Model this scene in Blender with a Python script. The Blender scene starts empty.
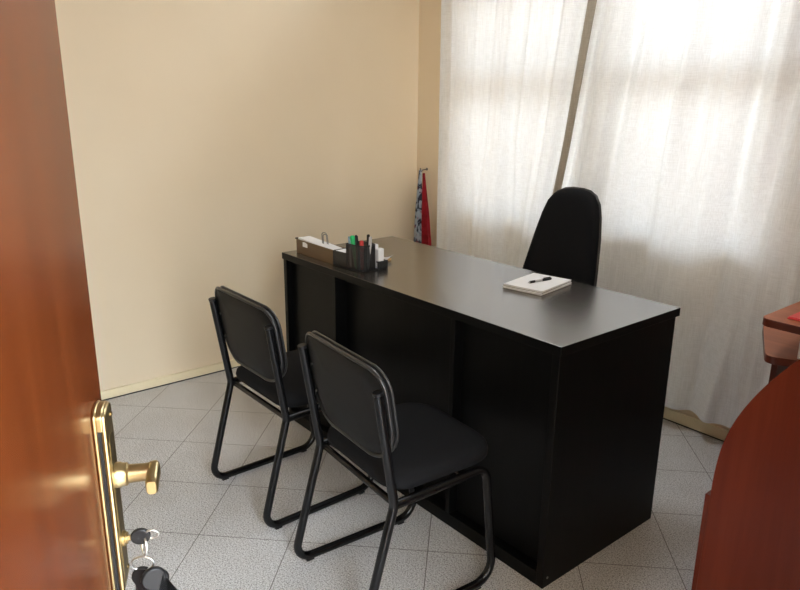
import bpy, bmesh, math, random
from mathutils import Vector, Matrix, noise
random.seed(7)
SC = bpy.context.scene
COL = SC.collection
PI = math.pi

# ------------------------------------------------------------------ camera
def set_camera():
    loc = Vector((1.0475, -1.4085, 1.3715))
    yaw, pitch, roll, f = -0.88373, 0.27662, 0.01021, 693.9
    cy, sy, cp, sp = math.cos(yaw), math.sin(yaw), math.cos(pitch), math.sin(pitch)
    fw = Vector((sy*cp, cy*cp, -sp)); r = Vector((cy, -sy, 0)); u = r.cross(fw)
    cr, sr = math.cos(roll), math.sin(roll)
    r2 = cr*r + sr*u; u2 = -sr*r + cr*u
    cam = bpy.data.cameras.new('camera'); o = bpy.data.objects.new('camera', cam)
    M = Matrix((r2, u2, -fw)).transposed().to_4x4(); M.translation = loc
    o.matrix_world = M
    cam.sensor_width = 36; cam.lens = 36*f/800; cam.clip_start = 0.02
    COL.objects.link(o); SC.camera = o
set_camera()

# ------------------------------------------------------------------ sky, lamps, exposure
SKY, ROOM, HALL, EXPOSURE = 12.0, 9.5, 6.0, 0.06
def set_light():
    w = bpy.data.worlds.new('sky'); SC.world = w; w.use_nodes = True
    nt = w.node_tree; nt.nodes.clear()
    tc = nt.nodes.new('ShaderNodeTexCoord'); sx = nt.nodes.new('ShaderNodeSeparateXYZ')
    rp = nt.nodes.new('ShaderNodeValToRGB'); bg = nt.nodes.new('ShaderNodeBackground'); out = nt.nodes.new('ShaderNodeOutputWorld')
    nt.links.new(tc.outputs['Generated'], sx.inputs[0])
    mr = nt.nodes.new('ShaderNodeMapRange'); mr.inputs[1].default_value = -1; mr.inputs[2].default_value = 1
    nt.links.new(sx.outputs['Z'], mr.inputs[0]); nt.links.new(mr.outputs[0], rp.inputs[0])
    e = rp.color_ramp.elements
    e[0].position = 0.46; e[0].color = (0.54, 0.465, 0.385, 1)
    e[1].position = 0.60; e[1].color = (0.84, 0.92, 1.0, 1)
    nt.links.new(rp.outputs[0], bg.inputs[0]); # overcast sky: the zenith three times as bright as the horizon
    up = nt.nodes.new('ShaderNodeMapRange'); up.inputs[1].default_value = 0; up.inputs[2].default_value = 1
    up.inputs[3].default_value = SKY; up.inputs[4].default_value = SKY*3
    nt.links.new(sx.outputs['Z'], up.inputs[0]); nt.links.new(up.outputs[0], bg.inputs[1])
    nt.links.new(bg.outputs[0], out.inputs[0])
def area(name, loc, target, sx, sy, power, color, portal=False):
    l = bpy.data.lights.new(name, 'AREA'); l.shape = 'RECTANGLE'; l.size = sx; l.size_y = sy
    l.energy = power; l.color = color
    if portal: l.cycles.is_portal = True
    o = bpy.data.objects.new(name, l); o.location = loc
    o.rotation_euler = (Vector(target)-Vector(loc)).to_track_quat('-Z', 'Y').to_euler()
    COL.objects.link(o); return o
set_light()
area('window_portal', (-0.875, 1.50, 1.60), (-0.875, 0, 1.60), 1.74, 1.64, 1, (1, 1, 1), True)
area('ceiling_lamp_light', (-0.45, 0.40, 2.42), (-0.45, 0.40, 0), 0.4, 0.4, ROOM, (0.93, 0.97, 1.0))
area('hallway_light', (1.75, -1.15, 1.9), (0.0, -0.6, 0.9), 0.9, 1.2, HALL, (0.92, 0.97, 1.0))
SC.view_settings.view_transform = 'Standard'; SC.view_settings.look = 'None'
SC.view_settings.gamma = 1; SC.view_settings.use_curve_mapping = False
SC.view_settings.exposure = EXPOSURE
SC.cycles.use_denoising = True
SC.cycles.max_bounces = 16; SC.cycles.diffuse_bounces = 8; SC.cycles.transparent_max_bounces = 16
SC.cycles.sample_clamp_indirect = 8

# ------------------------------------------------------------------ materials
def mat(name, color, rough=0.5, metal=0.0, spec=0.5, ior=1.5, coat=0.0, build=None):
    m = bpy.data.materials.new(name); m.use_nodes = True
    nt = m.node_tree; b = nt.nodes['Principled BSDF']
    b.inputs['Base Color'].default_value = (*color, 1); b.inputs['Roughness'].default_value = rough
    b.inputs['Metallic'].default_value = metal; b.inputs['Specular IOR Level'].default_value = spec
    b.inputs['IOR'].default_value = ior; b.inputs['Coat Weight'].default_value = coat
    if build: build(nt, b)
    return m
def N(nt, t, **kw):
    n = nt.nodes.new(t)
    for k, v in kw.items():
        if k in n.inputs: n.inputs[k].default_value = v
        else: setattr(n, k, v)
    return n
def L(nt, a, b): nt.links.new(a, b)
def ramp(nt, fac, stops):
    r = nt.nodes.new('ShaderNodeValToRGB'); e = r.color_ramp.elements
    while len(e) < len(stops): e.new(0.5)
    for k, (p, c) in enumerate(stops): e[k].position = p; e[k].color = (*c, 1)
    L(nt, fac, r.inputs[0]); return r.outputs[0]
def coords(nt, scale, rot=(0, 0, 0), src='Object'):
    tc = nt.nodes.new('ShaderNodeTexCoord'); mp = nt.nodes.new('ShaderNodeMapping')
    mp.inputs['Scale'].default_value = scale; mp.inputs['Rotation'].default_value = rot
    L(nt, tc.outputs[src], mp.inputs[0]); return mp.outputs[0]
def bump(nt, b, h, strength, dist=0.002):
    bp = N(nt, 'ShaderNodeBump', Strength=strength, Distance=dist)
    L(nt, h, bp.inputs['Height']); L(nt, bp.outputs[0], b.inputs['Normal'])
def wood(c0, c1, c2, scale, bumpy=0.0):
    def f(nt, b):
        v = coords(nt, scale)
        n1 = N(nt, 'ShaderNodeTexNoise', Scale=1.0, Detail=6.0, Roughness=0.6, Distortion=0.6); L(nt, v, n1.inputs['Vector'])
        L(nt, ramp(nt, n1.outputs[0], [(0.3, c0), (0.52, c1), (0.72, c2)]), b.inputs['Base Color'])
        if bumpy: bump(nt, b, n1.outputs[0], bumpy, 0.001)
    return f
def speck(scale, c0, c1, lo=0.4, hi=0.6, bm=0.0, dist=0.001):
    def f(nt, b):
        v = coords(nt, (1, 1, 1))
        n1 = N(nt, 'ShaderNodeTexNoise', Scale=scale, Detail=3.0); L(nt, v, n1.inputs['Vector'])
        L(nt, ramp(nt, n1.outputs[0], [(lo, c0), (hi, c1)]), b.inputs['Base Color'])
        if bm: bump(nt, b, n1.outputs[0], bm, dist)
    return f

def floor_nodes(nt, b):
    tc = nt.nodes.new('ShaderNodeTexCoord'); sx = nt.nodes.new('ShaderNodeSeparateXYZ'); L(nt, tc.outputs['Object'], sx.inputs[0])
    def math_(op, a, c=None):
        n = nt.nodes.new('ShaderNodeMath'); n.operation = op
        for k, q in enumerate((a, c)):
            if q is None: continue
            if isinstance(q, (int, float)): n.inputs[k].default_value = q
            else: L(nt, q, n.inputs[k])
        return n.outputs[0]
    X, Y = sx.outputs['X'], sx.outputs['Y']
    hh = math_('MULTIPLY', math_('SUBTRACT', X, Y), 2**-0.5)
    vv = math_('MULTIPLY', math_('ADD', X, Y), 2**-0.5)
    s = 0.3018
    def mindist(coord, lines):
        d = None
        for q in lines:
            e = math_('ABSOLUTE', math_('SUBTRACT', coord, q))
            d = e if d is None else math_('MINIMUM', d, e)
        return d
    hl = [-0.1452 + s*k for k in range(-9, 9)]
    vl = [-0.788 - s*k for k in range(7, -1, -1)] + [-0.345, 0.117, 0.416, 0.69, 0.98, 1.28, 1.58]
    d = math_('MINIMUM', mindist(hh, hl), mindist(vv, vl))
    n1 = N(nt, 'ShaderNodeTexNoise', Scale=230.0, Detail=2.0); L(nt, tc.outputs['Object'], n1.inputs['Vector'])
    n2 = N(nt, 'ShaderNodeTexNoise', Scale=5.0, Detail=3.0); L(nt, tc.outputs['Object'], n2.inputs['Vector'])
    vo = N(nt, 'ShaderNodeTexVoronoi', Scale=120.0); L(nt, tc.outputs['Object'], vo.inputs['Vector'])
    base = ramp(nt, n1.outputs[0], [(0.34, (0.26, 0.26, 0.26)), (0.46, (0.56, 0.565, 0.575)), (0.62, (0.78, 0.785, 0.80))])
    mixb = N(nt, 'ShaderNodeMix', data_type='RGBA', blend_type='MULTIPLY'); mixb.inputs[0].default_value = 0.5
    L(nt, base, mixb.inputs[6]); L(nt, ramp(nt, n2.outputs[0], [(0.3, (0.82, 0.8, 0.78)), (0.7, (1, 1, 1))]), mixb.inputs[7])
    dk = ramp(nt, vo.outputs[0], [(0.08, (0.40, 0.39, 0.37)), (0.26, (1, 1, 1))])
    mixd = N(nt, 'ShaderNodeMix', data_type='RGBA', blend_type='MULTIPLY'); mixd.inputs[0].default_value = 0.8
    L(nt, mixb.outputs[2], mixd.inputs[6]); L(nt, dk, mixd.inputs[7])
    g = ramp(nt, math_('MULTIPLY', d, 100), [(0.08, (1, 1, 1)), (0.19, (0, 0, 0))])
    mx = N(nt, 'ShaderNodeMix', data_type='RGBA'); L(nt, g, mx.inputs[0]); L(nt, mixd.outputs[2], mx.inputs[6])
    mx.inputs[7].default_value = (0.15, 0.145, 0.14, 1)
    L(nt, mx.outputs[2], b.inputs['Base Color'])
    bump(nt, b, math_('SUBTRACT', 1.0, g), 0.5, 0.001)

M = {}
M['floor'] = mat('grey_speckled_tile', (.5, .5, .5), 0.42, spec=0.3, build=floor_nodes)
def wall_nodes(nt, b):
    v = coords(nt, (1, 1, 1))
    n1 = N(nt, 'ShaderNodeTexNoise', Scale=1.6, Detail=3.0); L(nt, v, n1.inputs['Vector'])
    L(nt, ramp(nt, n1.outputs[0], [(0.3, (0.755, 0.635, 0.46)), (0.7, (0.79, 0.67, 0.495))]), b.inputs['Base Color'])
    n2 = N(nt, 'ShaderNodeTexNoise', Scale=60.0, Detail=4.0); L(nt, v, n2.inputs['Vector'])
    bump(nt, b, n2.outputs[0], 0.08, 0.002)
M['wall'] = mat('cream_wall_paint', (.8, .68, .45), 0.6, spec=0.3, build=wall_nodes)
M['white_paint'] = mat('white_paint', (.82, .8, .76), 0.6)
M['ceiling_paint'] = mat('ceiling_paint', (.5, .5, .49), 0.7)
M['cream_trim'] = mat('cream_baseboard', (.80, .70, .48), 0.4)
M['dark_gap'] = mat('dark_gap', (.03, .028, .025), 0.8)
M['frame_white'] = mat('window_frame_paint', (.55, .52, .47), 0.5)
def door_nodes(nt, b):
    wood((0.076, 0.0165, 0.0036), (0.098, 0.0225, 0.005), (0.124, 0.031, 0.0075), (34, 34, 1.3))(nt, b)
    src = b.inputs['Base Color'].links[0].from_socket
    tc = nt.nodes.new('ShaderNodeTexCoord'); nz = N(nt, 'ShaderNodeTexNoise', Scale=60.0, Detail=3.0); L(nt, tc.outputs['Object'], nz.inputs['Vector'])
    tot = None
    for x0, z0, wx, wz in ((0.178, 1.392, 0.010, 0.022), (0.118, 1.394, 0.009, 0.016), (0.131, 1.366, 0.010, 0.020)):     # two rubbed stains in the varnish
        mp = N(nt, 'ShaderNodeMapping'); mp.inputs['Location'].default_value = (-x0/wx, 0, -z0/wz); mp.inputs['Scale'].default_value = (1/wx, 0, 1/wz)
        L(nt, tc.outputs['Object'], mp.inputs[0]); ln = N(nt, 'ShaderNodeVectorMath', operation='LENGTH'); L(nt, mp.outputs[0], ln.inputs[0])
        mr = N(nt, 'ShaderNodeMapRange'); mr.inputs[1].default_value = 1.1; mr.inputs[2].default_value = 0.2; L(nt, ln.outputs['Value'], mr.inputs[0])
        if tot is None: tot = mr.outputs[0]
        else:
            mx = N(nt, 'ShaderNodeMath', operation='MAXIMUM'); L(nt, tot, mx.inputs[0]); L(nt, mr.outputs[0], mx.inputs[1]); tot = mx.outputs[0]
    mu = N(nt, 'ShaderNodeMath', operation='MULTIPLY'); L(nt, tot, mu.inputs[0]); L(nt, nz.outputs[0], mu.inputs[1])
    m2 = N(nt, 'ShaderNodeMix', data_type='RGBA'); L(nt, mu.outputs[0], m2.inputs[0]); L(nt, src, m2.inputs[6]); m2.inputs[7].default_value = (0.020, 0.005, 0.002, 1)
    L(nt, m2.outputs[2], b.inputs['Base Color'])
M['door_wood'] = mat('varnished_red_brown_wood', (.3, .1, .04), 0.25, spec=0.30, build=door_nodes)
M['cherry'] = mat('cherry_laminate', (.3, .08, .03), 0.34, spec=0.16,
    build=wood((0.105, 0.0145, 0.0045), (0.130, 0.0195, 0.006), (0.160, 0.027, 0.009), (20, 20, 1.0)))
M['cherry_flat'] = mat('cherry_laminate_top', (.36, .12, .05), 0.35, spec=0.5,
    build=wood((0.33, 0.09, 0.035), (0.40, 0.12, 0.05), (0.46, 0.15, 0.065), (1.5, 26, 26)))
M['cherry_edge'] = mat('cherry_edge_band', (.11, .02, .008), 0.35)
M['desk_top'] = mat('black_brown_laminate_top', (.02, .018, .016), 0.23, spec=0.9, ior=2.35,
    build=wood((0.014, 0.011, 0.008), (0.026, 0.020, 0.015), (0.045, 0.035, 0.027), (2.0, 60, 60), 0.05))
M['desk_shaded'] = mat('shaded_laminate', (.005, .005, .005), 0.45, spec=0.14,  # darkened copy of the top laminate: shade of the upright faces in its colour
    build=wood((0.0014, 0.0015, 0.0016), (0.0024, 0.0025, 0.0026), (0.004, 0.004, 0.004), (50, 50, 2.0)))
M['black_fabric'] = mat('black_woven_fabric', (.012, .013, .015), 0.85, spec=0.15,
    build=speck(700, (0.004, 0.0043, 0.005), (0.011, 0.0115, 0.0135), 0.35, 0.65, 0.25))
M['black_vinyl'] = mat('black_vinyl', (.014, .014, .015), 0.5, spec=0.18, build=speck(400, (0.0045, 0.0047, 0.0052), (0.007, 0.0073, 0.008), bm=0.06))
M['black_tube'] = mat('black_painted_steel', (.004, .004, .0045), 0.25, spec=0.32)
M['trim_plastic'] = mat('black_edge_trim', (.02, .02, .021), 0.32, spec=0.6)
M['black_plastic'] = mat('black_plastic', (.007, .007, .008), 0.4, spec=0.3)
M['steel'] = mat('steel', (.62, .61, .6), 0.28, metal=1.0)
M['dark_steel'] = mat('dark_steel', (.2, .2, .2), 0.35, metal=1.0)
M['brass'] = mat('brushed_brass', (.47, .365, .19), 0.30, metal=1.0)
M['brass_dark'] = mat('tarnished_brass', (.2, .15, .07), 0.35, metal=1.0)
M['paper'] = mat('white_paper', (.82, .83, .85), 0.8, spec=0.2)
M['paper_edge'] = mat('page_edges', (.62, .61, .6), 0.9, spec=0.1)
M['card_grey'] = mat('grey_card', (.25, .25, .25), 0.7)
M['binder_brown'] = mat('brown_board', (.13, .075, .03), 0.5, build=wood((0.10, 0.058, 0.024), (0.135, 0.08, 0.034), (0.17, 0.10, 0.045), (2, 30, 30)))
M['white_plastic'] = mat('white_plastic', (.8, .81, .83), 0.35)
M['green'] = mat('green_plastic', (.01, .45, .13), 0.35)
M['red_plastic'] = mat('red_plastic', (.5, .02, .02), 0.35)
M['blue_grey'] = mat('blue_grey_plastic', (.2, .27, .38), 0.35)
M['clear_grey'] = mat('clear_grey_plastic', (.55, .55, .56), 0.25)
M['manila'] = mat('manila_card', (.6, .40, .18), 0.7)
M['red_card'] = mat('red_card', (.75, .06, .07), 0.45)
M['red_cloth'] = mat('red_cloth', (.40, .012, .02), 0.8, spec=0.2, build=speck(25, (0.17, 0.004, 0.008), (0.25, 0.008, 0.014)))
def print_nodes(nt, b):
    v = coords(nt, (1, 1, 1))
    n1 = N(nt, 'ShaderNodeTexVoronoi', Scale=20.0, Randomness=1.0); L(nt, v, n1.inputs['Vector'])
    n2 = N(nt, 'ShaderNodeTexNoise', Scale=22.0, Detail=1.5, Distortion=0.8); L(nt, v, n2.inputs['Vector'])
    a = ramp(nt, n2.outputs[0], [(0.44, (0.42, 0.49, 0.58)), (0.50, (0.28, 0.34, 0.45)), (0.56, (0.025, 0.03, 0.05))])
    m2 = N(nt, 'ShaderNodeMix', data_type='RGBA')
    L(nt, ramp(nt, n1.outputs[0], [(0.10, (0.6, 0.6, 0.6)), (0.24, (0, 0, 0))]), m2.inputs[0]); L(nt, a, m2.inputs[6])
    m2.inputs[7].default_value = (0.28, 0.05, 0.08, 1); L(nt, m2.outputs[2], b.inputs['Base Color'])
M['print_cloth'] = mat('blue_grey_print_cloth', (.3, .35, .4), 0.8, spec=0.2, build=print_nodes)

def mesh_mat():
    m = bpy.data.materials.new('black_wire_mesh'); m.use_nodes = True; nt = m.node_tree
    b = nt.nodes['Principled BSDF']; b.inputs['Base Color'].default_value = (.012, .012, .012, 1); b.inputs['Roughness'].default_value = .4
    v = coords(nt, (420, 420, 420), (0.0, 0.0, 0.0))
    ck = N(nt, 'ShaderNodeTexChecker', Scale=1.0); L(nt, v, ck.inputs['Vector'])
    tr = nt.nodes.new('ShaderNodeBsdfTransparent'); mx = nt.nodes.new('ShaderNodeMixShader')
    mm = N(nt, 'ShaderNodeMath', operation='MULTIPLY'); L(nt, ck.outputs['Fac'], mm.inputs[0]); mm.inputs[1].default_value = 0.28
    L(nt, mm.outputs[0], mx.inputs[0]); L(nt, b.outputs[0], mx.inputs[1]); L(nt, tr.outputs[0], mx.inputs[2])
    L(nt, mx.outputs[0], nt.nodes['Material Output'].inputs[0]); return m
M['mesh'] = mesh_mat()
def glass_mat():
    m = bpy.data.materials.new('window_glass'); m.use_nodes = True; nt = m.node_tree; nt.nodes.remove(nt.nodes['Principled BSDF'])
    t = N(nt, 'ShaderNodeBsdfTransparent'); g = N(nt, 'ShaderNodeBsdfGlossy', Roughness=0.02); f = N(nt, 'ShaderNodeFresnel', IOR=1.45); mx = N(nt, 'ShaderNodeMixShader')
    L(nt, f.outputs[0], mx.inputs[0]); L(nt, t.outputs[0], mx.inputs[1]); L(nt, g.outputs[0], mx.inputs[2])
    L(nt, mx.outputs[0], nt.nodes['Material Output'].inputs[0]); return m
M['glass'] = glass_mat()
def curtain_mat(name='sheer_linen', trans=0.118, lo=(0.785, 0.79, 0.785), hi=(0.91, 0.92, 0.925)):
    m = bpy.data.materials.new(name); m.use_nodes = True; nt = m.node_tree; nt.nodes.remove(nt.nodes['Principled BSDF'])
    v = coords(nt, (25, 25, 700)); n1 = N(nt, 'ShaderNodeTexNoise', Scale=1.0, Detail=2.0); L(nt, v, n1.inputs['Vector'])
    v2 = coords(nt, (500, 500, 12)); n2 = N(nt, 'ShaderNodeTexNoise', Scale=1.0, Detail=2.0); L(nt, v2, n2.inputs['Vector'])
    ad = N(nt, 'ShaderNodeMath', operation='ADD'); L(nt, n1.outputs[0], ad.inputs[0]); L(nt, n2.outputs[0], ad.inputs[1])
    c = ramp(nt, ad.outputs[0], [(0.40, lo), (0.60, hi)])
    ad2 = N(nt, 'ShaderNodeMath', operation='MULTIPLY'); L(nt, ad.outputs[0], ad2.inputs[0]); ad2.inputs[1].default_value = 0.5
    L(nt, ad2.outputs[0], [n for n in nt.nodes if n.type == 'VALTORGB'][-1].inputs[0])
    d = N(nt, 'ShaderNodeBsdfDiffuse'); t = N(nt, 'ShaderNodeBsdfTranslucent'); mx = N(nt, 'ShaderNodeMixShader'); mx.inputs[0].default_value = trans
    L(nt, c, d.inputs[0]); L(nt, c, t.inputs[0]); L(nt, d.outputs[0], mx.inputs[1]); L(nt, t.outputs[0], mx.inputs[2])
    L(nt, mx.outputs[0], nt.nodes['Material Output'].inputs[0]); return m
M['curtain'] = curtain_mat()
M['curtain_hem'] = curtain_mat('shaded_hem_linen', 0.03, (0.36, 0.32, 0.26), (0.46, 0.41, 0.34))  # hem cloth coloured darker to stand in for the shaded backlit slit

# ------------------------------------------------------------------ mesh helpers
class MB:
    def __init__(s): s.bm = bmesh.new()
    def verts(s, vs, fs, Mx=None):
        b = [s.bm.verts.new(Mx @ Vector(v) if Mx else v) for v in vs]
        for f in fs:
            try: s.bm.faces.new([b[i] for i in f])
            except ValueError: pass
        return s
    def box(s, lo, hi, Mx=None):
        x0, y0, z0 = lo; x1, y1, z1 = hi
        v = [(x0,y0,z0),(x1,y0,z0),(x1,y1,z0),(x0,y1,z0),(x0,y0,z1),(x1,y0,z1),(x1,y1,z1),(x0,y1,z1)]
        return s.verts(v, [(3,2,1,0),(4,5,6,7),(0,1,5,4),(1,2,6,5),(2,3,7,6),(3,0,4,7)], Mx)
    def prism(s, poly, a, b, axis=2, Mx=None):
        def p(q, h):
            return {2: (q[0], q[1], h), 1: (q[0], h, q[1]), 0: (h, q[0], q[1])}[axis]
        n = len(poly); v = [p(q, a) for q in poly] + [p(q, b) for q in poly]
        f = [tuple(range(n-1, -1, -1)), tuple(range(n, 2*n))] + [(i, (i+1) % n, n+(i+1) % n, n+i) for i in range(n)]
        return s.verts(v, f, Mx)
    def loft(s, rings, cap=True, closed=False, Mx=None):
        n = len(rings[0]); v = [q for r in rings for q in r]; f = []; m = len(rings)
        for j in range(m if closed else m-1):
            for i in range(n):
                a, b = j*n+i, j*n+(i+1) % n; c, d = ((j+1) % m)*n+(i+1) % n, ((j+1) % m)*n+i
                f.append((a, b, c, d))
        if cap and not closed: f += [tuple(range(n-1, -1, -1)), tuple(range((m-1)*n, m*n))]
        return s.verts(v, f, Mx)
    def tube(s, pts, r, seg=12, closed=False, ry=None, Mx=None):
        P = [Vector(p) for p in pts]; n = len(P); rings = []; nrm = None
        for i in range(n):
            if closed: t = (P[(i+1) % n]-P[i-1]).normalized()
            else: t = (P[min(i+1, n-1)]-P[max(i-1, 0)]).normalized()
            if nrm is None:
                nrm = t.orthogonal().normalized()
                for ax in (Vector((1,0,0)), Vector((0,0,1)), Vector((0,1,0))):
                    if abs(t.dot(ax)) < 0.5: nrm = (ax - t*ax.dot(t)).normalized(); break
            else: nrm = (nrm - t*nrm.dot(t)).normalized()
            bn = t.cross(nrm); rr = r(i/(n-1)) if callable(r) else r
            rings.append([P[i] + nrm*rr*math.cos(2*PI*k/seg) + bn*(ry or rr)*math.sin(2*PI*k/seg) for k in range(seg)])
        return s.loft(rings, closed=closed, Mx=Mx)
    def lathe(s, prof, seg=24, Mx=None):
        return s.loft([[(r*math.cos(2*PI*k/seg), r*math.sin(2*PI*k/seg), z) for k in range(seg)] for r, z in prof], Mx=Mx)
    def build(s, name, m, parent=None, smooth=None, bevel=0, seg=2, sub=0):
        bmesh.ops.recalc_face_normals(s.bm, faces=s.bm.faces)
        me = bpy.data.meshes.new(name); s.bm.to_mesh(me); s.bm.free()
        o = bpy.data.objects.new(name, me); COL.objects.link(o)
        for mm in (m if isinstance(m, (list, tuple)) else [m]): me.materials.append(mm)
        if parent: o.parent = parent
        if bevel:
            bv = o.modifiers.new('bevel', 'BEVEL'); bv.width = bevel; bv.segments = seg; bv.limit_method = 'ANGLE'; bv.angle_limit = math.radians(40)
            bv.harden_normals = False
        if sub:
            ss = o.modifiers.new('sub', 'SUBSURF'); ss.levels = sub; ss.render_levels = sub
        if smooth or (smooth is None and bevel):
            me.polygons.foreach_set('use_smooth', [True]*len(me.polygons))
            me.set_sharp_from_angle(angle=math.radians(40 if smooth is None or smooth is True else smooth))
        return o
def fillet(pts, r, n=6):
    P = [Vector(p) for p in pts]; out = [P[0]]
    for i in range(1, len(P)-1):
        rr = r[i] if isinstance(r, (list, tuple)) else r
        a, b = (P[i-1]-P[i]), (P[i+1]-P[i]); la, lb = a.length, b.length; a.normalize(); b.normalize()
        ang = a.angle(b); d = min(rr/math.tan(ang/2), la*0.48, lb*0.48); R = d*math.tan(ang/2)
        c = P[i] + (a+b).normalized()*(R/math.sin(ang/2)); s0 = P[i]+a*d-c; s1 = P[i]+b*d-c
        tot = s0.angle(s1); ax = s0.cross(s1).normalized()
        for k in range(n+1): out.append(c + Matrix.Rotation(tot*k/n, 3, ax) @ s0)
    out.append(P[-1]); return out
def rrect(w, h, r, n=6, cx=0, cy=0):
    """rounded rectangle, r = radius or four radii (right-top, left-top, left-bottom, right-bottom)"""
    rs = r if isinstance(r, (list, tuple)) else [r]*4; out = []
    for k, (sx, sy) in enumerate(((1,1),(-1,1),(-1,-1),(1,-1))):
        q = rs[k]; ox, oy = cx+sx*(w/2-q), cy+sy*(h/2-q)
        for j in range(n+1):
            a = k*PI/2 + j/n*PI/2
            out.append((ox+q*math.cos(a), oy+q*math.sin(a)))
    return out
def pad_rings(outline, prof):
    """rings of an upholstered pad; prof = list of (inset, depth)"""
    cx = sum(p[0] for p in outline)/len(outline); cy = sum(p[1] for p in outline)/len(outline)
    hx = max(abs(p[0]-cx) for p in outline); hy = max(abs(p[1]-cy) for p in outline)
    return [[(cx+(x-cx)*(1-i/hx), cy+(y-cy)*(1-i/hy), d) for x, y in outline] for i, d in prof]
def prop(o, label=None, cat=None, group=None, kind=None):
    for k, v in (('label', label), ('category', cat), ('group', group), ('kind', kind)):
        if v: o[k] = v
    return o
def empty(name, loc, rz=0, label=None, cat=None, group=None):
    o = bpy.data.objects.new(name, None); COL.objects.link(o); o.location = loc; o.rotation_euler = (0, 0, rz)
    o.empty_display_size = 0.05
    return prop(o, label, cat, group)
def copy_tree(o, parent=None):
    c = o.copy(); COL.objects.link(c)
    if parent: c.parent = parent
    for ch in list(o.children): copy_tree(ch, c)
    return c
def struct(o): o['kind'] = 'structure'; return o

# ------------------------------------------------------------------ room shell
XL, XR, YN, YW, ZC = -2.133, 0.95, -1.78, 1.32, 2.5
T = 0.14
struct(MB().box((XL-T, YN-T, -0.1), (2.3, YW+T, 0)).build('floor', M['floor']))
struct(MB().box((XL-T, YN-T, ZC), (2.3, YW+T, ZC+0.1)).build('ceiling', M['ceiling_paint']))
struct(MB().box((XL-T, YN-T, 0), (XL, YW+T, ZC)).build('wall_left', M['wall']))
struct(MB().box((XL, YN-T, 0), (2.3, YN, ZC)).build('wall_near', M['wall']))
struct(MB().box((XR, YN, 0), (XR+T, -1.60, ZC)).box((XR, -0.74, 0), (XR+T, YW, ZC)).box((XR, -1.60, 2.06), (XR+T, -0.74, ZC)).build('wall_right', M['wall']))
WX0, WX1, WZ0, WZ1 = -1.735, -0.02, 0.79, 2.41  # unseen clear glass above the curtain tops, added to let key light in
struct(MB().box((XL, YW, 0), (WX0, YW+T, ZC)).box((WX1, YW, 0), (2.3, YW+T, ZC)).box((WX0, YW, 0), (WX1, YW+T, WZ0)).box((WX0, YW, WZ1), (WX1, YW+T, ZC)).build('wall_window', M['wall']))
# window: outer frame, pier between the two lights, transoms, panes
wf = MB(); y0, y1 = YW+0.05, YW+0.10
wf.box((WX0, y0, WZ0), (WX0+0.04, y1, WZ1)).box((WX1-0.04, y0, WZ0), (WX1, y1, WZ1)).box((WX0+0.04, y0, WZ0), (WX1-0.04, y1, WZ0+0.04)).box((WX0+0.04, y0, WZ1-0.04), (WX1-0.04, y1, WZ1))
PX0, PX1 = -0.95, -0.78
wf.box((PX0, y0, WZ0+0.04), (PX1, y1, WZ1-0.04))
for a, b in ((WX0+0.04, PX0), (PX1, WX1-0.04)):
    wf.box((a, y0, 1.465), (b, y1, 1.55)); wf.box((a, y0, 1.93), (b, y1, 1.98))
win = struct(wf.build('window_1', M['frame_white'], bevel=0.004))
for a, b in ((WX0+0.04, PX0), (PX1, WX1-0.04)):
    for z0, z1 in ((WZ0+0.04, 1.465), (1.55, 1.93), (1.98, WZ1-0.04)):
        MB().box((a, y0+0.02, z0), (b, y0+0.025, z1)).build('pane', M['glass'], win)
MB().box((WX0-0.0, YW-0.012, WZ0-0.025), (WX1, YW+0.05, WZ0)).build('window_sill', M['cream_trim'], win, bevel=0.004)
struct(MB().box((XL, -1.7, 0.006), (XL+0.012, YW-0.012, 0.048)).build('baseboard_left', M['cream_trim'], bevel=0.003))
struct(MB().box((XL+0.012, YW-0.012, 0.006), (XR-0.001, YW, 0.055)).build('baseboard_window', M['cream_trim'], bevel=0.003))
struct(MB().box((XL, -1.7, 0.0), (XL+0.008, YW-0.008, 0.006)).box((XL+0.008, YW-0.008, 0), (XR-0.001, YW, 0.006)).build('trim_1', M['dark_gap']))
struct(MB().box((XR-0.012, -1.66, 0), (XR+T+0.012, -1.60, 2.06)).box((XR-0.012, -0.74, 0), (XR+T+0.012, -0.68, 2.06)).box((XR-0.012, -1.66, 2.06), (XR+T+0.012, -0.68, 2.12)).build('trim_2', M['door_wood'], bevel=0.004))
# ceiling lamp (the room's own, above the picture)
t = empty('ceiling_lamp', (-0.45, 0.40, ZC), 0, 'flat square ceiling lamp above the black office desk', 'lamp')
MB().box((-0.26, -0.26, -0.06), (0.26, 0.26, 0)).build('lamp_housing', M['white_paint'], t, bevel=0.006)

# ------------------------------------------------------------------ door leaf, plate, lever, key
# origin on the free vertical edge of the visible face; x runs back to the hinge, y is the face normal
DP = Vector((0.239, -1.201, 0)); ang = math.atan2(-0.43, 0.90)
dh = Vector((math.cos(ang), math.sin(ang), 0)); dn = Vector((-dh.y, dh.x, 0))
DM = Matrix((dh, dn, Vector((0, 0, 1)))).transposed().to_4x4(); DM.translation = DP
KM = DM.to_3x3()
door = MB().box((0, -0.04, 0.008), (0.80, 0, 2.03)).build('door_1', M['door_wood'], bevel=0.002)
door.matrix_world = DM; struct(door)
HZ = 0.947                                              # lever height
def dpart(mb, name, m, parent=door, **k): return mb.build(name, m, parent, **k)
def arch(w, z0, z1, cx, n=8):
    out = [(cx-w/2, z0), (cx+w/2, z0)]
    for k in range(n+1):
        a = k/n*PI; out.append((cx+w/2*math.cos(a), z1-0.010+0.010*math.sin(a)**0.8))
    return out
pc = 0.044
PT = 0.014
plate = dpart(MB().prism(arch(0.046, 0.800, 1.038, pc), 0, 0.004, 1), 'handle_plate', M['brass'], bevel=0.0015)
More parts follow.
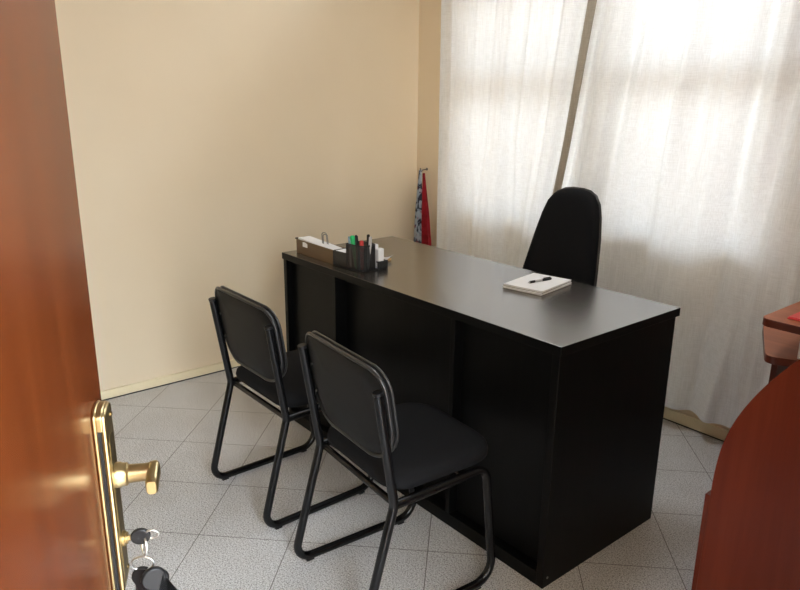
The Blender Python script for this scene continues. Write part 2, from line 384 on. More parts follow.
dpart(MB().prism(arch(0.038, 0.804, 1.016, pc), 0.004, 0.008, 1), 'plate_groove', M['black_plastic'], plate)
dpart(MB().prism(arch(0.044, 0.802, 1.036, pc), 0.008, PT, 1), 'plate_face', M['brass'], plate, bevel=0.003, seg=3)
dpart(MB().prism(arch(0.045, 1.012, 1.037, pc), 0.003, PT-0.003, 1), 'plate_cap', M['brass'], plate, bevel=0.002)
dpart(MB().prism(arch(0.028, 0.812, 1.000, pc), PT-0.0002, PT+0.0004, 1), 'plate_inlay', M['brass_dark'], plate)
def along_n(u, z, d=0): return Matrix.Translation((u, d, z)) @ Matrix.Rotation(-PI/2, 4, 'X')
lv = MB()
lv.lathe([(0.0150, 0.0), (0.0150, 0.006), (0.0135, 0.008), (0.0135, 0.013), (0.0108, 0.015), (0.0104, 0.034), (0.0112, 0.038)], 22, along_n(pc, HZ, PT))
rings = []
for k in range(11):
    q = k/10; u = pc-0.012+0.042*q; hh = 0.0120-0.002*q; w = 0.0070
    zc = HZ-0.002+0.001*math.sin(q*PI)-0.003*q
    if k in (0, 10): hh *= 0.8; w *= 0.75
    rings.append([(u, PT+0.042+w*c, zc+hh*s_) for c, s_ in [(math.copysign(abs(math.cos(a))**0.6, math.cos(a)), math.copysign(abs(math.sin(a))**0.6, math.sin(a))) for a in [2*PI*j/20 for j in range(20)]]])
lv.loft(rings)
dpart(lv, 'lever_handle', M['brass'], smooth=45)
cy = dpart(MB().lathe([(0.0095, 0), (0.0095, 0.003), (0.007, 0.004), (0.007, 0.006)], 18, along_n(pc, 0.862, PT)), 'lock_cylinder', M['brass'], smooth=True)
dpart(MB().lathe([(0.003, 0), (0.003, 0.0015), (0.0018, 0.002)], 12, along_n(pc-0.010, 0.816, PT)), 'screw', M['brass_dark'], plate, smooth=True)
dpart(MB().lathe([(0.003, 0), (0.003, 0.0015), (0.0018, 0.002)], 12, along_n(pc-0.010, 1.020, PT)), 'screw', M['brass_dark'], plate, smooth=True)
# key in the lock and its bunch
kb = DM @ Vector((pc, PT+0.001, 0.862))
key = empty('door_key', kb, 0, 'key with black plastic head pushed into the brass lock', 'key')
key.rotation_euler = KM.to_euler()
MB().box((-0.0012, -0.012, -0.003), (0.0012, 0.012, 0.003)).build('blade', M['brass'], key)
hd = [(0.011*math.cos(2*PI*k/20)*1.05+0.019, 0.0105*math.sin(2*PI*k/20)) for k in range(20)]
MB().prism(hd, -0.0028, 0.0028, 0).build('key_head', M['black_plastic'], key, bevel=0.0015)
def ring_pts(R, c, ax1, ax2, n=20): return [Vector(c)+Vector(ax1)*R*math.cos(2*PI*k/n)+Vector(ax2)*R*math.sin(2*PI*k/n) for k in range(n)]
MB().tube(ring_pts(0.0075, (0, 0.032, 0.001), (0, 1, 0), (0.35, 0, 0.94)), 0.0013, 8, True).build('head_ring', M['steel'], key, smooth=True)
kr = empty('key_ring', DM @ Vector((pc, PT+0.023, 0.836)), 0, 'steel key ring with black keys and fobs hanging from the door key', 'keys')
kr.rotation_euler = KM.to_euler()
MB().tube(ring_pts(0.012, (0, 0, 0.012), (0.8, 0.3, 0), (0, 0.1, 1.0)), 0.0013, 8, True).build('link', M['steel'], kr, smooth=True)
MB().tube(ring_pts(0.014, (0, -0.004, -0.012), (0.2, 0.95, 0.1), (0.3, 0, 0.9)), 0.0013, 8, True).build('split_ring', M['steel'], kr, smooth=True)
def fob(name, loc, rot, pts, th):
    mx = Matrix.Translation(loc) @ rot
    MB().prism(pts, -th/2, th/2, 0, mx).build(name, M['black_plastic'], kr, bevel=th*0.3)
def keyshape(R, ln, w): return [(R*math.sin(a), R*math.cos(a)-R) for a in [0.75*PI-1.5*PI*k/16 + 0 for k in range(17)]][::-1] + [(-w, -2*R-ln), (w, -2*R-ln)]
Rx, Rz = (lambda a: Matrix.Rotation(a, 4, 'X')), (lambda a: Matrix.Rotation(a, 4, 'Z'))
fob('fob', (0.006, 0.006, -0.016), Rz(0.3) @ Rx(0.12), keyshape(0.015, 0.030, 0.008), 0.007)
fob('fob', (-0.004, -0.004, -0.020), Rz(-0.2) @ Rx(-0.10), keyshape(0.014, 0.028, 0.006), 0.006)
fob('fob', (0.000, 0.008, -0.026), Rz(0.1) @ Rx(0.45), keyshape(0.012, 0.034, 0.007), 0.008)

# ------------------------------------------------------------------ black desk
DX0, DX1, DY1, DH, ST = -1.447, -0.002, 0.588, 0.75, 0.027
desk = empty('office_desk', ((DX0+DX1)/2, DY1/2, 0), 0, 'large black-brown laminate office desk in the middle of the room', 'desk')
ox, oy = -(DX0+DX1)/2, -DY1/2
def dk(lo, hi): return MB().box((lo[0]+ox, lo[1]+oy, lo[2]), (hi[0]+ox, hi[1]+oy, hi[2]))
zt = DH-ST
top = dk((DX0, 0, zt), (DX1, DY1, DH)).build('desktop', [M['desk_top'], M['desk_shaded']], desk, bevel=0.0012)
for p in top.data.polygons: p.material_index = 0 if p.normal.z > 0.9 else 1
bx0, bx1, by0, by1 = DX0+0.006, DX1-0.005, 0.003, DY1-0.014
dk((bx0, by0, 0), (bx0+0.022, by1, zt)).build('side_panel', M['desk_shaded'], desk, bevel=0.001)
sp = dk((bx1-0.025, by0, 0), (bx1, by1, zt)).build('side_panel', M['desk_shaded'], desk, bevel=0.001)
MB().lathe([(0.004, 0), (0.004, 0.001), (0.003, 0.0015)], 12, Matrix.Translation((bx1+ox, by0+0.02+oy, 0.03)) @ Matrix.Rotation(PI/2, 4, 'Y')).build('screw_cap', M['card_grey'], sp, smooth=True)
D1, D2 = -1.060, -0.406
dk((D1-0.018, by0, 0.045), (D1, 0.40, zt)).build('divider', M['desk_shaded'], desk, bevel=0.001)
dk((D2-0.018, by0, 0.045), (D2, 0.40, zt)).build('divider', M['desk_shaded'], desk, bevel=0.001)
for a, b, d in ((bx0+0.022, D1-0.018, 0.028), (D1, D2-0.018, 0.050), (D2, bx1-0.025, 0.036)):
    dk((a, by0+d, 0.045), (b, by0+d+0.016, zt)).build('front_panel', M['desk_shaded'], desk, bevel=0.001)
dk((bx0+0.022, by0, 0.0), (bx1-0.025, 0.08, 0.045)).build('bottom_rail', M['desk_shaded'], desk, bevel=0.001)

# ------------------------------------------------------------------ visitor chairs
def make_chair(label):
    root = empty('visitor_chair', (0, 0, 0), 0, label, 'chair', 'black sled-base visitor chairs')
    hw, r = 0.195, 0.0125
    KY, KZ, TY, TZ = -0.132, 0.378, -0.182, 0.697
    for s in (-1, 1):
        x = s*hw
        path = [(x, TY, TZ), (x, KY, KZ), (x, -0.232, r), (x, 0.222, r), (x, 0.176, 0.388), (x, KY+0.004, 0.378)]
        P = fillet(path, [0, 0.05, 0.045, 0.06, 0.04, 0], 7)
        fr = MB().tube(P, r, 14).build('side_frame', M['black_tube'], root, smooth=50)
        cap = Vector((0, TY-KY, TZ-KZ)).normalized()
        MB().tube([Vector((x, TY, TZ))-cap*0.004, Vector((x, TY, TZ))+cap*0.004], 0.0135, 14).build('tube_cap', M['black_plastic'], fr, smooth=50, bevel=0.001)
        for y in (-0.18, 0.16):
            MB().box((x-0.010, y-0.012, 0.0), (x+0.010, y+0.012, 0.004)).build('foot_pad', M['black_plastic'], fr)
    MB().tube([(-hw, KY+0.01, 0.372), (hw, KY+0.01, 0.372)], 0.0095, 10).build('crossbar', M['black_tube'], root, smooth=50)
    MB().tube([(-hw, 0.10, 0.388), (hw, 0.10, 0.388)], 0.0095, 10).build('crossbar', M['black_tube'], root, smooth=50)
    # seat
    o = rrect(0.392, 0.375, (0.10, 0.10, 0.07, 0.07), 7, 0, 0.050)
    prof = [(0.14, 0.397), (0.05, 0.397), (0.012, 0.400), (0.002, 0.409), (0, 0.421), (0.003, 0.433), (0.013, 0.443), (0.035, 0.450), (0.07, 0.454), (0.12, 0.456), (0.17, 0.457)]
    MB().loft(pad_rings(o, prof)).build('seat', M['black_fabric'], root, smooth=60)
    # backrest: pad in (x, along-upright) space, then leaned and bowed
    lean = math.atan2(KY-TY, TZ-KZ)
    def place(p):
        x, s, d = p                              # d > 0 towards the sitter
        bow = -0.018*(1-(x/0.21)**2)
        q = Vector((x, 0.014+d+bow, s))
        q = Matrix.Rotation(lean, 3, 'X') @ Vector((q.x, q.y, q.z))
        return (q.x, q.y+KY, q.z+KZ)
    hgt = 0.262; cs = 0.240
    out = rrect(0.404, hgt, (0.065, 0.065, 0.105, 0.105), 8, 0, cs)
    prof = [(0.09, 0.000), (0.04, 0.000), (0.010, 0.001), (0.001, 0.006), (0, 0.014), (0.001, 0.022), (0.010, 0.032), (0.03, 0.038), (0.06, 0.040), (0.1, 0.041)]
    rg = pad_rings(out, prof)
    # finer rings are warped point by point
    dens = []
    br = MB().loft([[place(p) for p in R_] for R_ in rg]).build('backrest', M['black_vinyl'], root, smooth=60)
    MB().tube([place((x*1.006, cs+(y-cs)*1.01, 0.006)) for x, y in out], 0.0052, 8, True).build('edge_trim', M['trim_plastic'], br, smooth=60)
    MB().tube([place((x*1.004, cs+(y-cs)*1.008, 0.022)) for x, y in out], 0.0038, 8, True).build('edge_trim', M['trim_plastic'], br, smooth=60)
    for s in (-1, 1):
        for q in (0.19, 0.275):
            c = Vector(place((s*0.166, q, -0.002))); mx = Matrix.Translation(c) @ Matrix.Rotation(PI/2+lean, 4, 'X')
            MB().lathe([(0.004, -0.004), (0.004, 0.001), (0.0025, 0.0025)], 12, mx).build('bolt', M['dark_steel'], br, smooth=True)
    return root
c1 = make_chair('black padded visitor chair standing at the far end of the desk, nearer the cream wall')
c1.location = (-0.946, -0.268, 0); c1.rotation_euler.z = math.radians(0.3)
c2 = copy_tree(c1); c2['label'] = 'black padded visitor chair in front, nearer the camera and the desk corner'
c2.location = (-0.338, -0.288, 0); c2.rotation_euler.z = math.radians(-4.5)

# ------------------------------------------------------------------ office chair behind the desk
oc = empty('swivel_chair', (-0.655, 0.66, 0), 0, 'black high-backed office swivel chair behind the desk before the curtains', 'chair')
oc.rotation_euler.z = math.radians(0)
def oplace(p):
    x, s, d = p
    y = 0.115 + 0.20*(s-0.45)*0.9 - d + 0.05*(x/0.2)**2*-0.5 + 0.05*math.sin((s-0.5)*4)*0.3
    return (x, y, s)
prof2 = [(-0.205, .40), (-0.222, .48), (-0.222, .56), (-0.212, .66), (-0.192, .78), (-0.170, .88), (-0.145, .96)]
def half(): return [(0.222-0.0, .46), (0.222, .56), (0.212, .66), (0.196, .76), (0.176, .87), (0.156, .95), (0.136, 1.0), (0.108, 1.03), (0.07, 1.045), (0.03, 1.05)]
hf = half(); outl = hf + [(-x, z) for x, z in hf[::-1]] + [(-0.20, .44), (-0.16, .43), (0.16, .43), (0.20, .44)]
outl = [(x*0.85, z-0.02) for x, z in outl]
rg = pad_rings(outl, [(0.1, -0.03), (0.03, -0.03), (0.004, -0.026), (0, -0.012), (0.0, 0.0), (0.004, 0.016), (0.018, 0.028), (0.045, 0.035), (0.1, 0.036)])
bk = MB().loft([[oplace(p) for p in R_] for R_ in rg]).build('backrest', M['black_fabric'], oc, smooth=60)
MB().tube([oplace((x*1.005, z, -0.012)) for x, z in outl], 0.006, 8, True).build('edge_trim', M['trim_plastic'], bk, smooth=60)
o = rrect(0.46, 0.44, 0.09, 6, 0, -0.12)
MB().loft(pad_rings(o, [(0.15, .42), (0.03, .42), (0.004, .43), (0, .445), (0.004, .465), (0.02, .48), (0.06, .488), (0.15, .49)])).build('seat', M['black_fabric'], oc, smooth=60)
MB().tube(fillet([(0, -0.02, 0.41), (0, 0.15, 0.41), (0, 0.175, 0.60)], 0.05), 0.022, 12, ry=0.012).build('back_support', M['black_plastic'], oc, smooth=50)
MB().lathe([(0.05, .05), (0.028, .09), (0.028, .25), (0.016, .26), (0.016, .38), (0.07, .395), (0.07, .42)], 20, Matrix.Translation((0, -0.08, 0))).build('gas_lift', M['black_plastic'], oc, smooth=50)
for k in range(5):
    a = 2*PI*k/5+0.3; ex, ey = 0.26*math.cos(a), 0.26*math.sin(a)-0.08
    lg = MB().tube([(0, -0.08, 0.085), (ex*0.5, (ey+0.08)*0.5-0.08, 0.085), (ex, ey, 0.065)], lambda q: 0.022-0.008*q, 10).build('base_leg', M['black_plastic'], oc, smooth=50)
    MB().lathe([(0.018, -0.012), (0.025, -0.008), (0.025, 0.008), (0.018, 0.012)], 16, Matrix.Translation((ex, ey, 0.0255)) @ Matrix.Rotation(PI/2, 4, 'X')).build('caster', M['black_plastic'], lg, smooth=50)

# ------------------------------------------------------------------ things on the desk
def on(x, y, z=DH): return (x, y, z)
rz = math.radians(9)
nb = empty('notepad', on(-0.442, 0.428), rz, 'white paper notepad lying under another pad on the desk', 'notepad')
def pad(root, w, h, th, n):
    MB().box((-w/2, -h/2, 0.0), (w/2, h/2, 0.0015)).build('back_cover', M['card_grey'], root, bevel=0.0004)
    MB().box((-w/2+0.001, -h/2+0.001, 0.0015), (w/2-0.001, h/2-0.001, th-0.001)).build('pages', M['paper'], root, bevel=0.0006)
    MB().box((-w/2, -h/2, th-0.001), (w/2, h/2, th)).build('top_sheet', M['paper'], root)
nb['label'] = 'white notepad at the bottom of the pile beside the swivel chair'
pad(nb, 0.150, 0.205, 0.0085, 3)
nb2 = empty('notepad', on(-0.444, 0.431, DH+0.0085), rz+0.03, 'white notepad on top of the pile with a black pen on it', 'notepad')
pad(nb2, 0.150, 0.205, 0.0075, 3)
pen = empty('ballpoint_pen', on(-0.440, 0.435, DH+0.016+0.0045), rz+math.radians(75), 'black and grey ballpoint pen lying across the white notepad', 'pen')
MX = Matrix.Rotation(PI/2, 4, 'Y')
MB().lathe([(0.001, -0.055), (0.0035, -0.046), (0.0042, -0.02), (0.0042, 0.01)], 12, MX).build('barrel', M['clear_grey'], pen, smooth=50)
MB().lathe([(0.0044, 0.01), (0.0046, 0.012), (0.0046, 0.052), (0.003, 0.055)], 12, MX).build('pen_cap', M['black_plastic'], pen, smooth=50)
MB().lathe([(0.0043, -0.047), (0.0045, -0.044), (0.0045, -0.026), (0.0043, -0.024)], 12, MX).build('grip', M['black_plastic'], pen, smooth=50)
MB().box((0.018, -0.0012, 0.004), (0.05, 0.0012, 0.007)).build('clip', M['black_plastic'], pen)

# box file with papers and wire rings
bf = empty('box_file', on(-1.269, 0.045), math.radians(-0.5), 'low brown box file full of white papers at the left end of the desk', 'file')
W2 = 0.136
MB().box((-W2, 0.0, 0.0), (W2, 0.004, 0.058)).build('front_side', M['binder_brown'], bf, bevel=0.001)
MB().box((-W2, 0.062, 0.0), (W2, 0.066, 0.058)).build('back_side', M['binder_brown'], bf, bevel=0.001)
MB().box((-W2, 0.004, 0.0), (-W2+0.004, 0.062, 0.058)).build('end_side', M['binder_brown'], bf, bevel=0.001)
MB().box((W2-0.004, 0.004, 0.0), (W2, 0.062, 0.040)).build('end_side', M['binder_brown'], bf, bevel=0.001)
MB().box((-W2+0.004, 0.004, 0.0), (W2-0.004, 0.062, 0.003)).build('bottom', M['binder_brown'], bf)
MB().tube([(-W2-0.004, -0.001, 0.060), (-W2-0.004, 0.067, 0.060)], 0.003, 8).build('edge_clip', M['black_plastic'], bf, smooth=50)
MB().prism([(-0.029, -0.010), (0.007, -0.010), (0.007, 0.004), (-0.004, 0.009), (-0.016, 0.010), (-0.029, 0.008)], -0.0008, 0.0, 1, Matrix.Translation((-0.056, 0, 0.044))).build('label_card', M['paper'], bf)
pp = empty('paper_bundle', on(-1.269, 0.0785, DH+0.0032), 0, 'bundle of white papers with two steel wire rings filling the brown box file', 'papers')
MB().prism([(-0.128, 0.0), (0.128, 0.0), (0.128, 0.050), (0.02, 0.056), (-0.128, 0.062)], -0.028, 0.028, 1).build('sheets', M['paper'], pp, bevel=0.0015)
for x, h in ((0.012, 0.100), (0.020, 0.094)):
    P = fillet([(x, 0.000, 0.045), (x+0.002, -0.003, h), (x+0.014, 0.009, h), (x+0.018, 0.011, 0.050)], 0.006)
    MB().tube(P, 0.0016, 8).build('wire_ring', M['dark_steel'], pp, smooth=60)
def sheet(w, h, z, cx, cy, rot, curl=0.01, tilt=0.0):
    nx, ny = 10, 6; v = []; f = []
    for j in range(ny+1):
        for i in range(nx+1):
            a, b = i/nx-0.5, j/ny-0.5
            v.append((a*w, b*h, z + tilt*a + curl*(a*a*1.2+0.5*a*b)))
    for j in range(ny):
        for i in range(nx): k = j*(nx+1)+i; f.append((k, k+1, k+nx+2, k+nx+1))
    mx = Matrix.Translation((cx, cy, 0)) @ Matrix.Rotation(rot, 4, 'Z')
    mb = MB().verts(v, f, mx)
    bmesh.ops.solidify(mb.bm, geom=mb.bm.faces[:], thickness=0.0008); return mb

# black mesh organiser: low letter tray, pen cup, small tray
og = empty('desk_organiser', on(-1.025, 0.112), math.radians(4), 'black wire mesh desk organiser with pen cup beside the brown box file', 'organiser')
def wire(mb, pts, r=0.0022, closed=False): return mb.tube(pts, r, 6, closed)
fr = MB()
BX0, BX1, BYa, BYb = -0.104, 0.068, -0.062, 0.058
wire(fr, [(BX0, BYa, 0.003), (BX1, BYa, 0.003), (BX1, BYb, 0.003), (BX0, BYb, 0.003)], 0.003, True)
wire(fr, [(BX0, BYa, 0.058), (-0.028, BYa, 0.058)]); wire(fr, [(BX0, BYb, 0.058), (-0.028, BYb, 0.058)]); wire(fr, [(BX0, BYa, 0.058), (BX0, BYb, 0.058)])
for p in ((BX0, BYa), (BX0, BYb)): wire(fr, [(*p, 0.0), (*p, 0.058)], 0.0025)
wire(fr, [(0.058, 0.014, 0.03), (BX1, 0.014, 0.03), (BX1, BYb, 0.03), (-0.02, BYb, 0.03)], 0.0025)
for p in ((BX1, 0.014), (BX1, BYb)): wire(fr, [(*p, 0.0), (*p, 0.033)], 0.0035)
fr.build('wire_frame', M['black_plastic'], og, smooth=50)
MB().box((BX0, BYa, 0.0), (BX1, BYb, 0.002)).build('base', M['black_plastic'], og)
for lo, hi in (((BX0, BYa-0.0004, 0.004), (-0.028, BYa+0.0004, 0.057)), ((BX0-0.0004, BYa, 0.004), (BX0+0.0004, BYb, 0.057)), ((BX1-0.0004, 0.014, 0.004), (BX1+0.0004, BYb, 0.029))):
    MB().box(lo, hi).build('mesh_panel', M['mesh'], og)
cup = [(-0.028, -0.060), (0.042, -0.060), (0.060, -0.043), (0.060, 0.002), (0.050, 0.012), (-0.028, 0.012)]
cm = MB(); n = len(cup)
for i in range(n):
    a, b = cup[i], cup[(i+1) % n]; cm.verts([(a[0], a[1], 0.003), (b[0], b[1], 0.003), (b[0], b[1], 0.096), (a[0], a[1], 0.096)], [(0, 1, 2, 3)])
cmo = cm.build('pen_cup', M['mesh'], og)
rm = MB(); wire(rm, [(*p, 0.096) for p in cup], 0.0028, True)
for p in cup: wire(rm, [(*p, 0.002), (*p, 0.096)], 0.0022)
rm.build('cup_rim', M['black_plastic'], cmo, smooth=50)

# papers in the letter tray
tp = empty('paper_pile', on(-1.092, 0.108, DH+0.0025), math.radians(4), 'pile of white paper slips inside the black mesh tray by the pen cup', 'papers')
MB().box((-0.031, -0.056, 0), (0.031, 0.054, 0.052)).build('slips', M['paper_edge'], tp, bevel=0.001)
MB().box((-0.032, -0.057, 0.052), (0.032, 0.055, 0.056)).build('top_slip', M['paper'], tp, bevel=0.0006)

# pens: each stands in the cup
def og_pt(x, y, z): return og.matrix_basis @ Vector((x, y, z))
from mathutils import Euler
def ogw(x, y, z):
    return Matrix.Translation(og.location) @ Matrix.Rotation(math.radians(4), 4, 'Z') @ Vector((x, y, z))
def stand_pen(name, label, x, y, tx, ty, ln, r, body, capm, cat='pen', cap=0.35):
    p0, p1 = ogw(x, y, 0.003), ogw(tx, ty, 0.1); d = (p1-p0).normalized()
    e = empty(name, p0, 0, label, cat, 'pens in the mesh cup'); e.rotation_euler = d.to_track_quat('Z', 'Y').to_euler()
    MB().lathe([(r*0.3, 0.001), (r, 0.012), (r, ln*(1-cap))], 12).build('barrel', body, e, smooth=50)
    MB().lathe([(r*1.12, ln*(1-cap)), (r*1.12, ln*0.97), (r*0.7, ln)], 12).build('pen_cap', capm, e, smooth=50)
    if cat == 'pen': MB().box((-0.0015, r*1.1, ln*0.72), (0.0015, r*1.1+0.0025, ln*0.98)).build('clip', capm, e)
stand_pen('ballpoint_pen', 'pale blue capped pen leftmost in the mesh cup', -0.021, -0.045, -0.023, -0.050, 0.120, 0.0042, M['clear_grey'], M['blue_grey'])
stand_pen('ballpoint_pen', 'dark grey-blue pen second from the left in the mesh cup', -0.010, -0.020, -0.014, -0.024, 0.122, 0.0042, M['black_plastic'], M['blue_grey'])
stand_pen('highlighter', 'bright green highlighter leaning in the black mesh pen cup', 0.016, -0.046, 0.000, -0.050, 0.128, 0.0085, M['green'], M['green'], 'highlighter')
stand_pen('ballpoint_pen', 'all black pen standing right of the green highlighter', 0.027, -0.050, 0.021, -0.052, 0.132, 0.0045, M['black_plastic'], M['black_plastic'])
stand_pen('marker_pen', 'short red marker in the middle of the mesh pen cup', 0.038, -0.040, 0.036, -0.040, 0.112, 0.0070, M['red_plastic'], M['red_plastic'], 'marker')
stand_pen('ballpoint_pen', 'tall black capped pen behind the red marker', 0.030, -0.004, 0.032, -0.004, 0.130, 0.0050, M['clear_grey'], M['black_plastic'])
stand_pen('ballpoint_pen', 'clear grey pen rightmost in the mesh cup', 0.050, -0.020, 0.059, -0.018, 0.128, 0.0044, M['clear_grey'], M['clear_grey'])
# white boxes in the small tray
w1 = MB().box((-0.014, -0.013, 0), (0.014, 0.013, 0.088)).build('plastic_box', M['white_plastic'], None, bevel=0.005, seg=3)
w1.location = ogw(0.020, 0.034, 0.0022); w1.rotation_euler.z = 0.1
prop(w1, 'taller white plastic box standing against the mesh pen cup', 'box')
w2 = MB().box((-0.012, -0.014, 0), (0.012, 0.014, 0.076)).build('plastic_box', M['white_plastic'], None, bevel=0.004, seg=3)
w2.location = ogw(0.051, 0.034, 0.0022); w2.rotation_euler.z = 0.05
prop(w2, 'shorter white plastic box at the right edge of the organiser', 'box')
ev = empty('envelope', on(-1.072, 0.240), math.radians(20), 'white and tan envelope on the desk behind the white boxes', 'envelope')
MB().box((-0.03, -0.03, 0), (0.022, 0.03, 0.008)).build('tan_envelope', M['manila'], ev, bevel=0.001)
sheet(0.062, 0.06, 0.0090, 0.002, 0.0, 0.15, 0.03, 0.0).build('sheet', M['paper'], ev, smooth=60)

# ------------------------------------------------------------------ curtains
TOUCH = ((-1.60, 0.10), (-1.20, 0.11), (-0.53, 0.13), (-0.12, 0.10), (0.36, 0.12))   # where the cloth swings back to the wall
def fold(x, z, seed, amp):
    a = 0.0
    for k, (f, w) in enumerate(((5.7, 0.62), (9.1, 0.40), (17.0, 0.16))):
        ph = seed*1.7+k*2.1
        s_ = math.sin(2*PI*f*x + ph + 1.5*noise.noise(Vector((x*1.9, z*0.25, seed+k))))
        a += w*math.copysign(abs(s_)**0.8, s_)
    t = max(0.0, min(1.0, (1.25-z)/0.5)); t = t*t*(3-2*t)
    t2 = max(0.0, min(1.0, (z-0.10)/0.5)); t *= 0.15+0.85*t2*t2*(3-2*t2)
    b = sum(math.exp(-((x-c)/w)**4) for c, w in TOUCH)
    return amp*a*(1-0.6*t) + t*(0.055*b - 0.012)
def curtain(name, xa, xb, ztop, zbot, ybase, seed, amp, label, lead=None, nx=260, nz=60):
    root = empty(name, ((xa(1.2)+xb(1.2))/2, ybase, 0), 0, label, 'curtain', 'sheer curtains at the window')
    ox_ = -root.location.x; oy_ = -root.location.y
    def pt(i, j, off=0.0):
        z = zbot + (ztop-zbot)*j/nz; q = i/nx; x = xa(z)+(xb(z)-xa(z))*q
        x0 = xa(1.8)+(xb(1.8)-xa(1.8))*q
        y = ybase + fold(x0, z, seed, amp) + off + 0.004*noise.noise(Vector((x*3, z*1.5, seed+9)))
        if lead: y += lead(q, z)
        zz = z + (0.010*noise.noise(Vector((x*4, 0, seed))) if j == 0 else 0)
        return (x+ox_, min(y, YW-0.016)+oy_, zz)
    v = [pt(i, j) for j in range(nz+1) for i in range(nx+1)]; f = []
    for j in range(nz):
        for i in range(nx): k = j*(nx+1)+i; f.append((k, k+1, k+nx+2, k+nx+1))
    MB().verts(v, f).build('curtain_cloth', M['curtain'], root, smooth=180)
    v = [pt(i, j, -0.003) for j in range(4) for i in range(nx+1)]; f = []
    for j in range(3):
        for i in range(nx): k = j*(nx+1)+i; f.append((k, k+1, k+nx+2, k+nx+1))
    MB().verts(v, f).build('bottom_hem', M['curtain'], root, smooth=180)
    if lead:                                    # doubled side hem on the leading edge
        k0 = int(nx*0.957); n2 = nx-k0+1
        v = [pt(i, j, -0.004) for j in range(nz+1) for i in range(k0, nx+1)]
        v += [pt(i, j, 0.004) for j in range(nz+1) for i in range(k0, nx+1)]
        f = []; m = (nz+1)*n2
        for b in (0, m):
            for j in range(nz):
                for i in range(n2-1): k = b+j*n2+i; f.append((k, k+1, k+n2+1, k+n2))
        for j in range(nz): k = j*n2+n2-1; f.append((k, k+n2, k+n2+m, k+m))
        MB().verts(v, f).build('side_hem', M['curtain_hem'], root, smooth=60)
    return root
lx = lambda z: -1.818+0.028*max(0, 1.9-z)/1.3
lr = lambda z: -0.865 + (z-1.77)*0.137
lead_l = lambda q, z: 0.012*max(0, (q-0.95)/0.05)**1.5
curtain('sheer_curtain', lx, lr, 1.955, 0.10, 1.196, 1, 0.022, 'sheer off-white curtain panel on the left, nearer the corner and hanging cloths', lead_l, 180)
rl = lambda z: lr(z) - 0.045
rr = lambda z: 0.62
curtain('sheer_curtain', rl, rr, 1.955, 0.105, 1.236, 4, 0.030, 'wide sheer off-white curtain panel on the right behind the swivel chair', None, 300)
rod = empty('curtain_rod', (-0.6, 1.235, 1.970), 0, 'unseen curtain rod set low so added light enters over both sheer curtains', 'curtain rod')
MB().tube([(-1.35, 0, 0), (1.35, 0, 0)], 0.012, 12).build('pole', M['steel'], rod, smooth=50)
for x in (-1.3, 0.0, 1.3): MB().box((x-0.01, 0, -0.01), (x+0.01, YW-1.235, 0.01)).build('bracket', M['steel'], rod)

# ------------------------------------------------------------------ cloths hanging in the corner
hk = empty('wall_hook', (-2.040, YW, 0.972), 0, 'small metal wall hook in the corner holding two hanging cloths', 'hook')
MB().lathe([(0.008, 0), (0.008, 0.003), (0.005, 0.005)], 16, Matrix.Rotation(PI/2, 4, 'X')).build('rose', M['dark_steel'], hk, smooth=50)
MB().tube(fillet([(0, 0, 0), (0, -0.035, -0.004), (0, -0.045, -0.018), (0, -0.052, 0.008)], 0.012), 0.003, 10).build('peg', M['dark_steel'], hk, smooth=50)
def cloth(name, m, label, xs, w, ytop, ybot, ztop, zbot, seed):
    rings = []; n = 28; k = 26
    for j in range(k+1):
        q = j/k; z = ztop+(zbot-ztop)*q; cx = xs(q); ww = w(q); d = 0.006+0.015*min(1, q*2.2)
        yy = ytop+(ybot-ytop)*q
        R_ = []
        for i in range(n):
            a = 2*PI*i/n; pl = 1+0.22*math.sin(a*5+seed+q*2)*min(1, q*3)
            R_.append((cx+ww*math.cos(a)*pl, yy+d*math.sin(a)*pl, z))
        rings.append(R_)
    o = MB().loft(rings).build(name, m, None, smooth=70)
    return prop(o, label, 'cloth')
cloth('hanging_cloth', M['print_cloth'], 'blue-grey patterned cloth hanging from the corner hook, left of the red one', lambda q: -2.052-0.012*q, lambda q: 0.010+0.024*min(1, q*1.3), 1.278, 1.286, 0.968, 0.38, 1)
cloth('hanging_cloth', M['red_cloth'], 'plain dark red cloth hanging from the corner hook beside the patterned one', lambda q: -2.002+0.066*q, lambda q: 0.008+0.034*q, 1.262, 1.246, 0.955, 0.36, 3)

# ------------------------------------------------------------------ cherry furniture on the right
cd = empty('reception_counter', (0.62, 0.0, 0), 0, 'reddish cherry counter with a tall curved end panel at the right edge', 'counter')
cx_ = -0.62
def smooth_line(P, n=6):
    out = []
    for k in range(len(P)-1):
        p0, p1, p2, p3 = P[max(k-1, 0)], P[k], P[k+1], P[min(k+2, len(P)-1)]
        for q in range(n):
            t = q/n
            out.append(tuple(0.5*((2*p1[i])+(-p0[i]+p2[i])*t+(2*p0[i]-5*p1[i]+4*p2[i]-p3[i])*t*t+(-p0[i]+3*p1[i]-3*p2[i]+p3[i])*t**3) for i in (0, 1)))
    return out+[P[-1]]
edge = [(0.435, 0.0)] + smooth_line([(0.435, 0.533), (0.4375, 0.60), (0.447, 0.669), (0.4695, 0.739), (0.509, 0.815), (0.561, 0.888), (0.625, 0.955), (0.70, 1.012), (0.79, 1.055), (0.87, 1.076), (0.948, 1.084)]) + [(0.948, 0.0)]
MB().prism([(x+cx_, z) for x, z in edge], -0.012, 0.012, 1).build('end_panel', M['cherry'], cd, bevel=0.001)
MB().box((0.413+cx_, 0.0125, 0.0), (0.430+cx_, 0.55, 0.516)).build('front_board', M['cherry'], cd, bevel=0.001)
MB().box((0.430+cx_, 0.0125, 0.49), (0.948+cx_, 0.55, 0.512)).build('inner_shelf', M['cherry_flat'], cd, bevel=0.001)
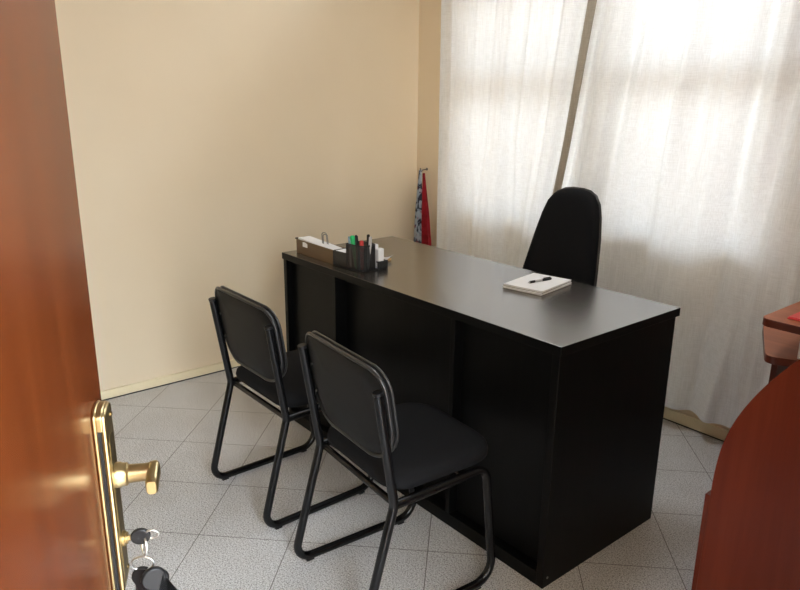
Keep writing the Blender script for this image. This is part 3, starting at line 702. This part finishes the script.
ct = empty('side_desk', (0.573, 0.9, 0), 0, 'cherry side desk with a lower shelf near the curtains at the right edge', 'desk')
def tp_(x0, x1, y0, y1, r): return rrect(x1-x0, y1-y0, (0.001, 0.03, r, 0.001), 8, (x0+x1)/2-0.58, (y0+y1)/2-0.9)
def slab(mb, name):
    o = mb.build(name, [M['cherry_flat'], M['cherry_edge']], ct, bevel=0.0015)
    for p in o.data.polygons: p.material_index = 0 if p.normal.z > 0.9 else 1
slab(MB().prism(tp_(0.211, 0.946, 0.668, 1.16, 0.03), 0.731, 0.755, 2), 'desktop')
low = [(0.105, 0.965)] + [(0.190, 0.782), (0.229, 0.700), (0.236, 0.689), (0.246, 0.681), (0.258, 0.679), (0.270, 0.682)] + [(0.70, 0.889), (0.63, 1.10), (0.36, 1.10)]
slab(MB().prism([(x-0.58, y-0.9) for x, y in low], 0.618, 0.642, 2), 'shelf')
MB().box((0.222-0.58, 0.78-0.9, 0), (0.240-0.58, 0.98-0.9, 0.618)).build('leg_panel', M['cherry_edge'], ct)
MB().box((0.928-0.58, 0.70-0.9, 0), (0.946-0.58, 1.12-0.9, 0.731)).build('leg_panel', M['cherry_edge'], ct)
MB().box((0.41-0.58, 0.82-0.9, 0.642), (0.43-0.58, 1.12-0.9, 0.731)).build('upright', M['cherry_edge'], ct)
rc = empty('red_folder', (0.42, 0.84, 0.755), 0, 'red card folder lying on the cherry side desk', 'folder')
MB().box((-0.16, -0.12, 0), (0.16, 0.12, 0.004)).build('cover', M['red_card'], rc, bevel=0.001)
MB().box((-0.158, -0.118, 0.004), (0.158, 0.118, 0.007)).build('front_cover', M['red_card'], rc, bevel=0.0008)
wb = empty('white_binder', (0.325, 0.778, 0.642), 0, 'white binder standing on the lower shelf of the cherry side desk', 'binder')
MB().box((-0.02, -0.06, 0), (0.02, 0.10, 0.080)).build('cover', M['white_plastic'], wb, bevel=0.002)
MB().box((-0.016, -0.062, 0.004), (0.016, -0.06, 0.076)).build('spine_label', M['paper'], wb)
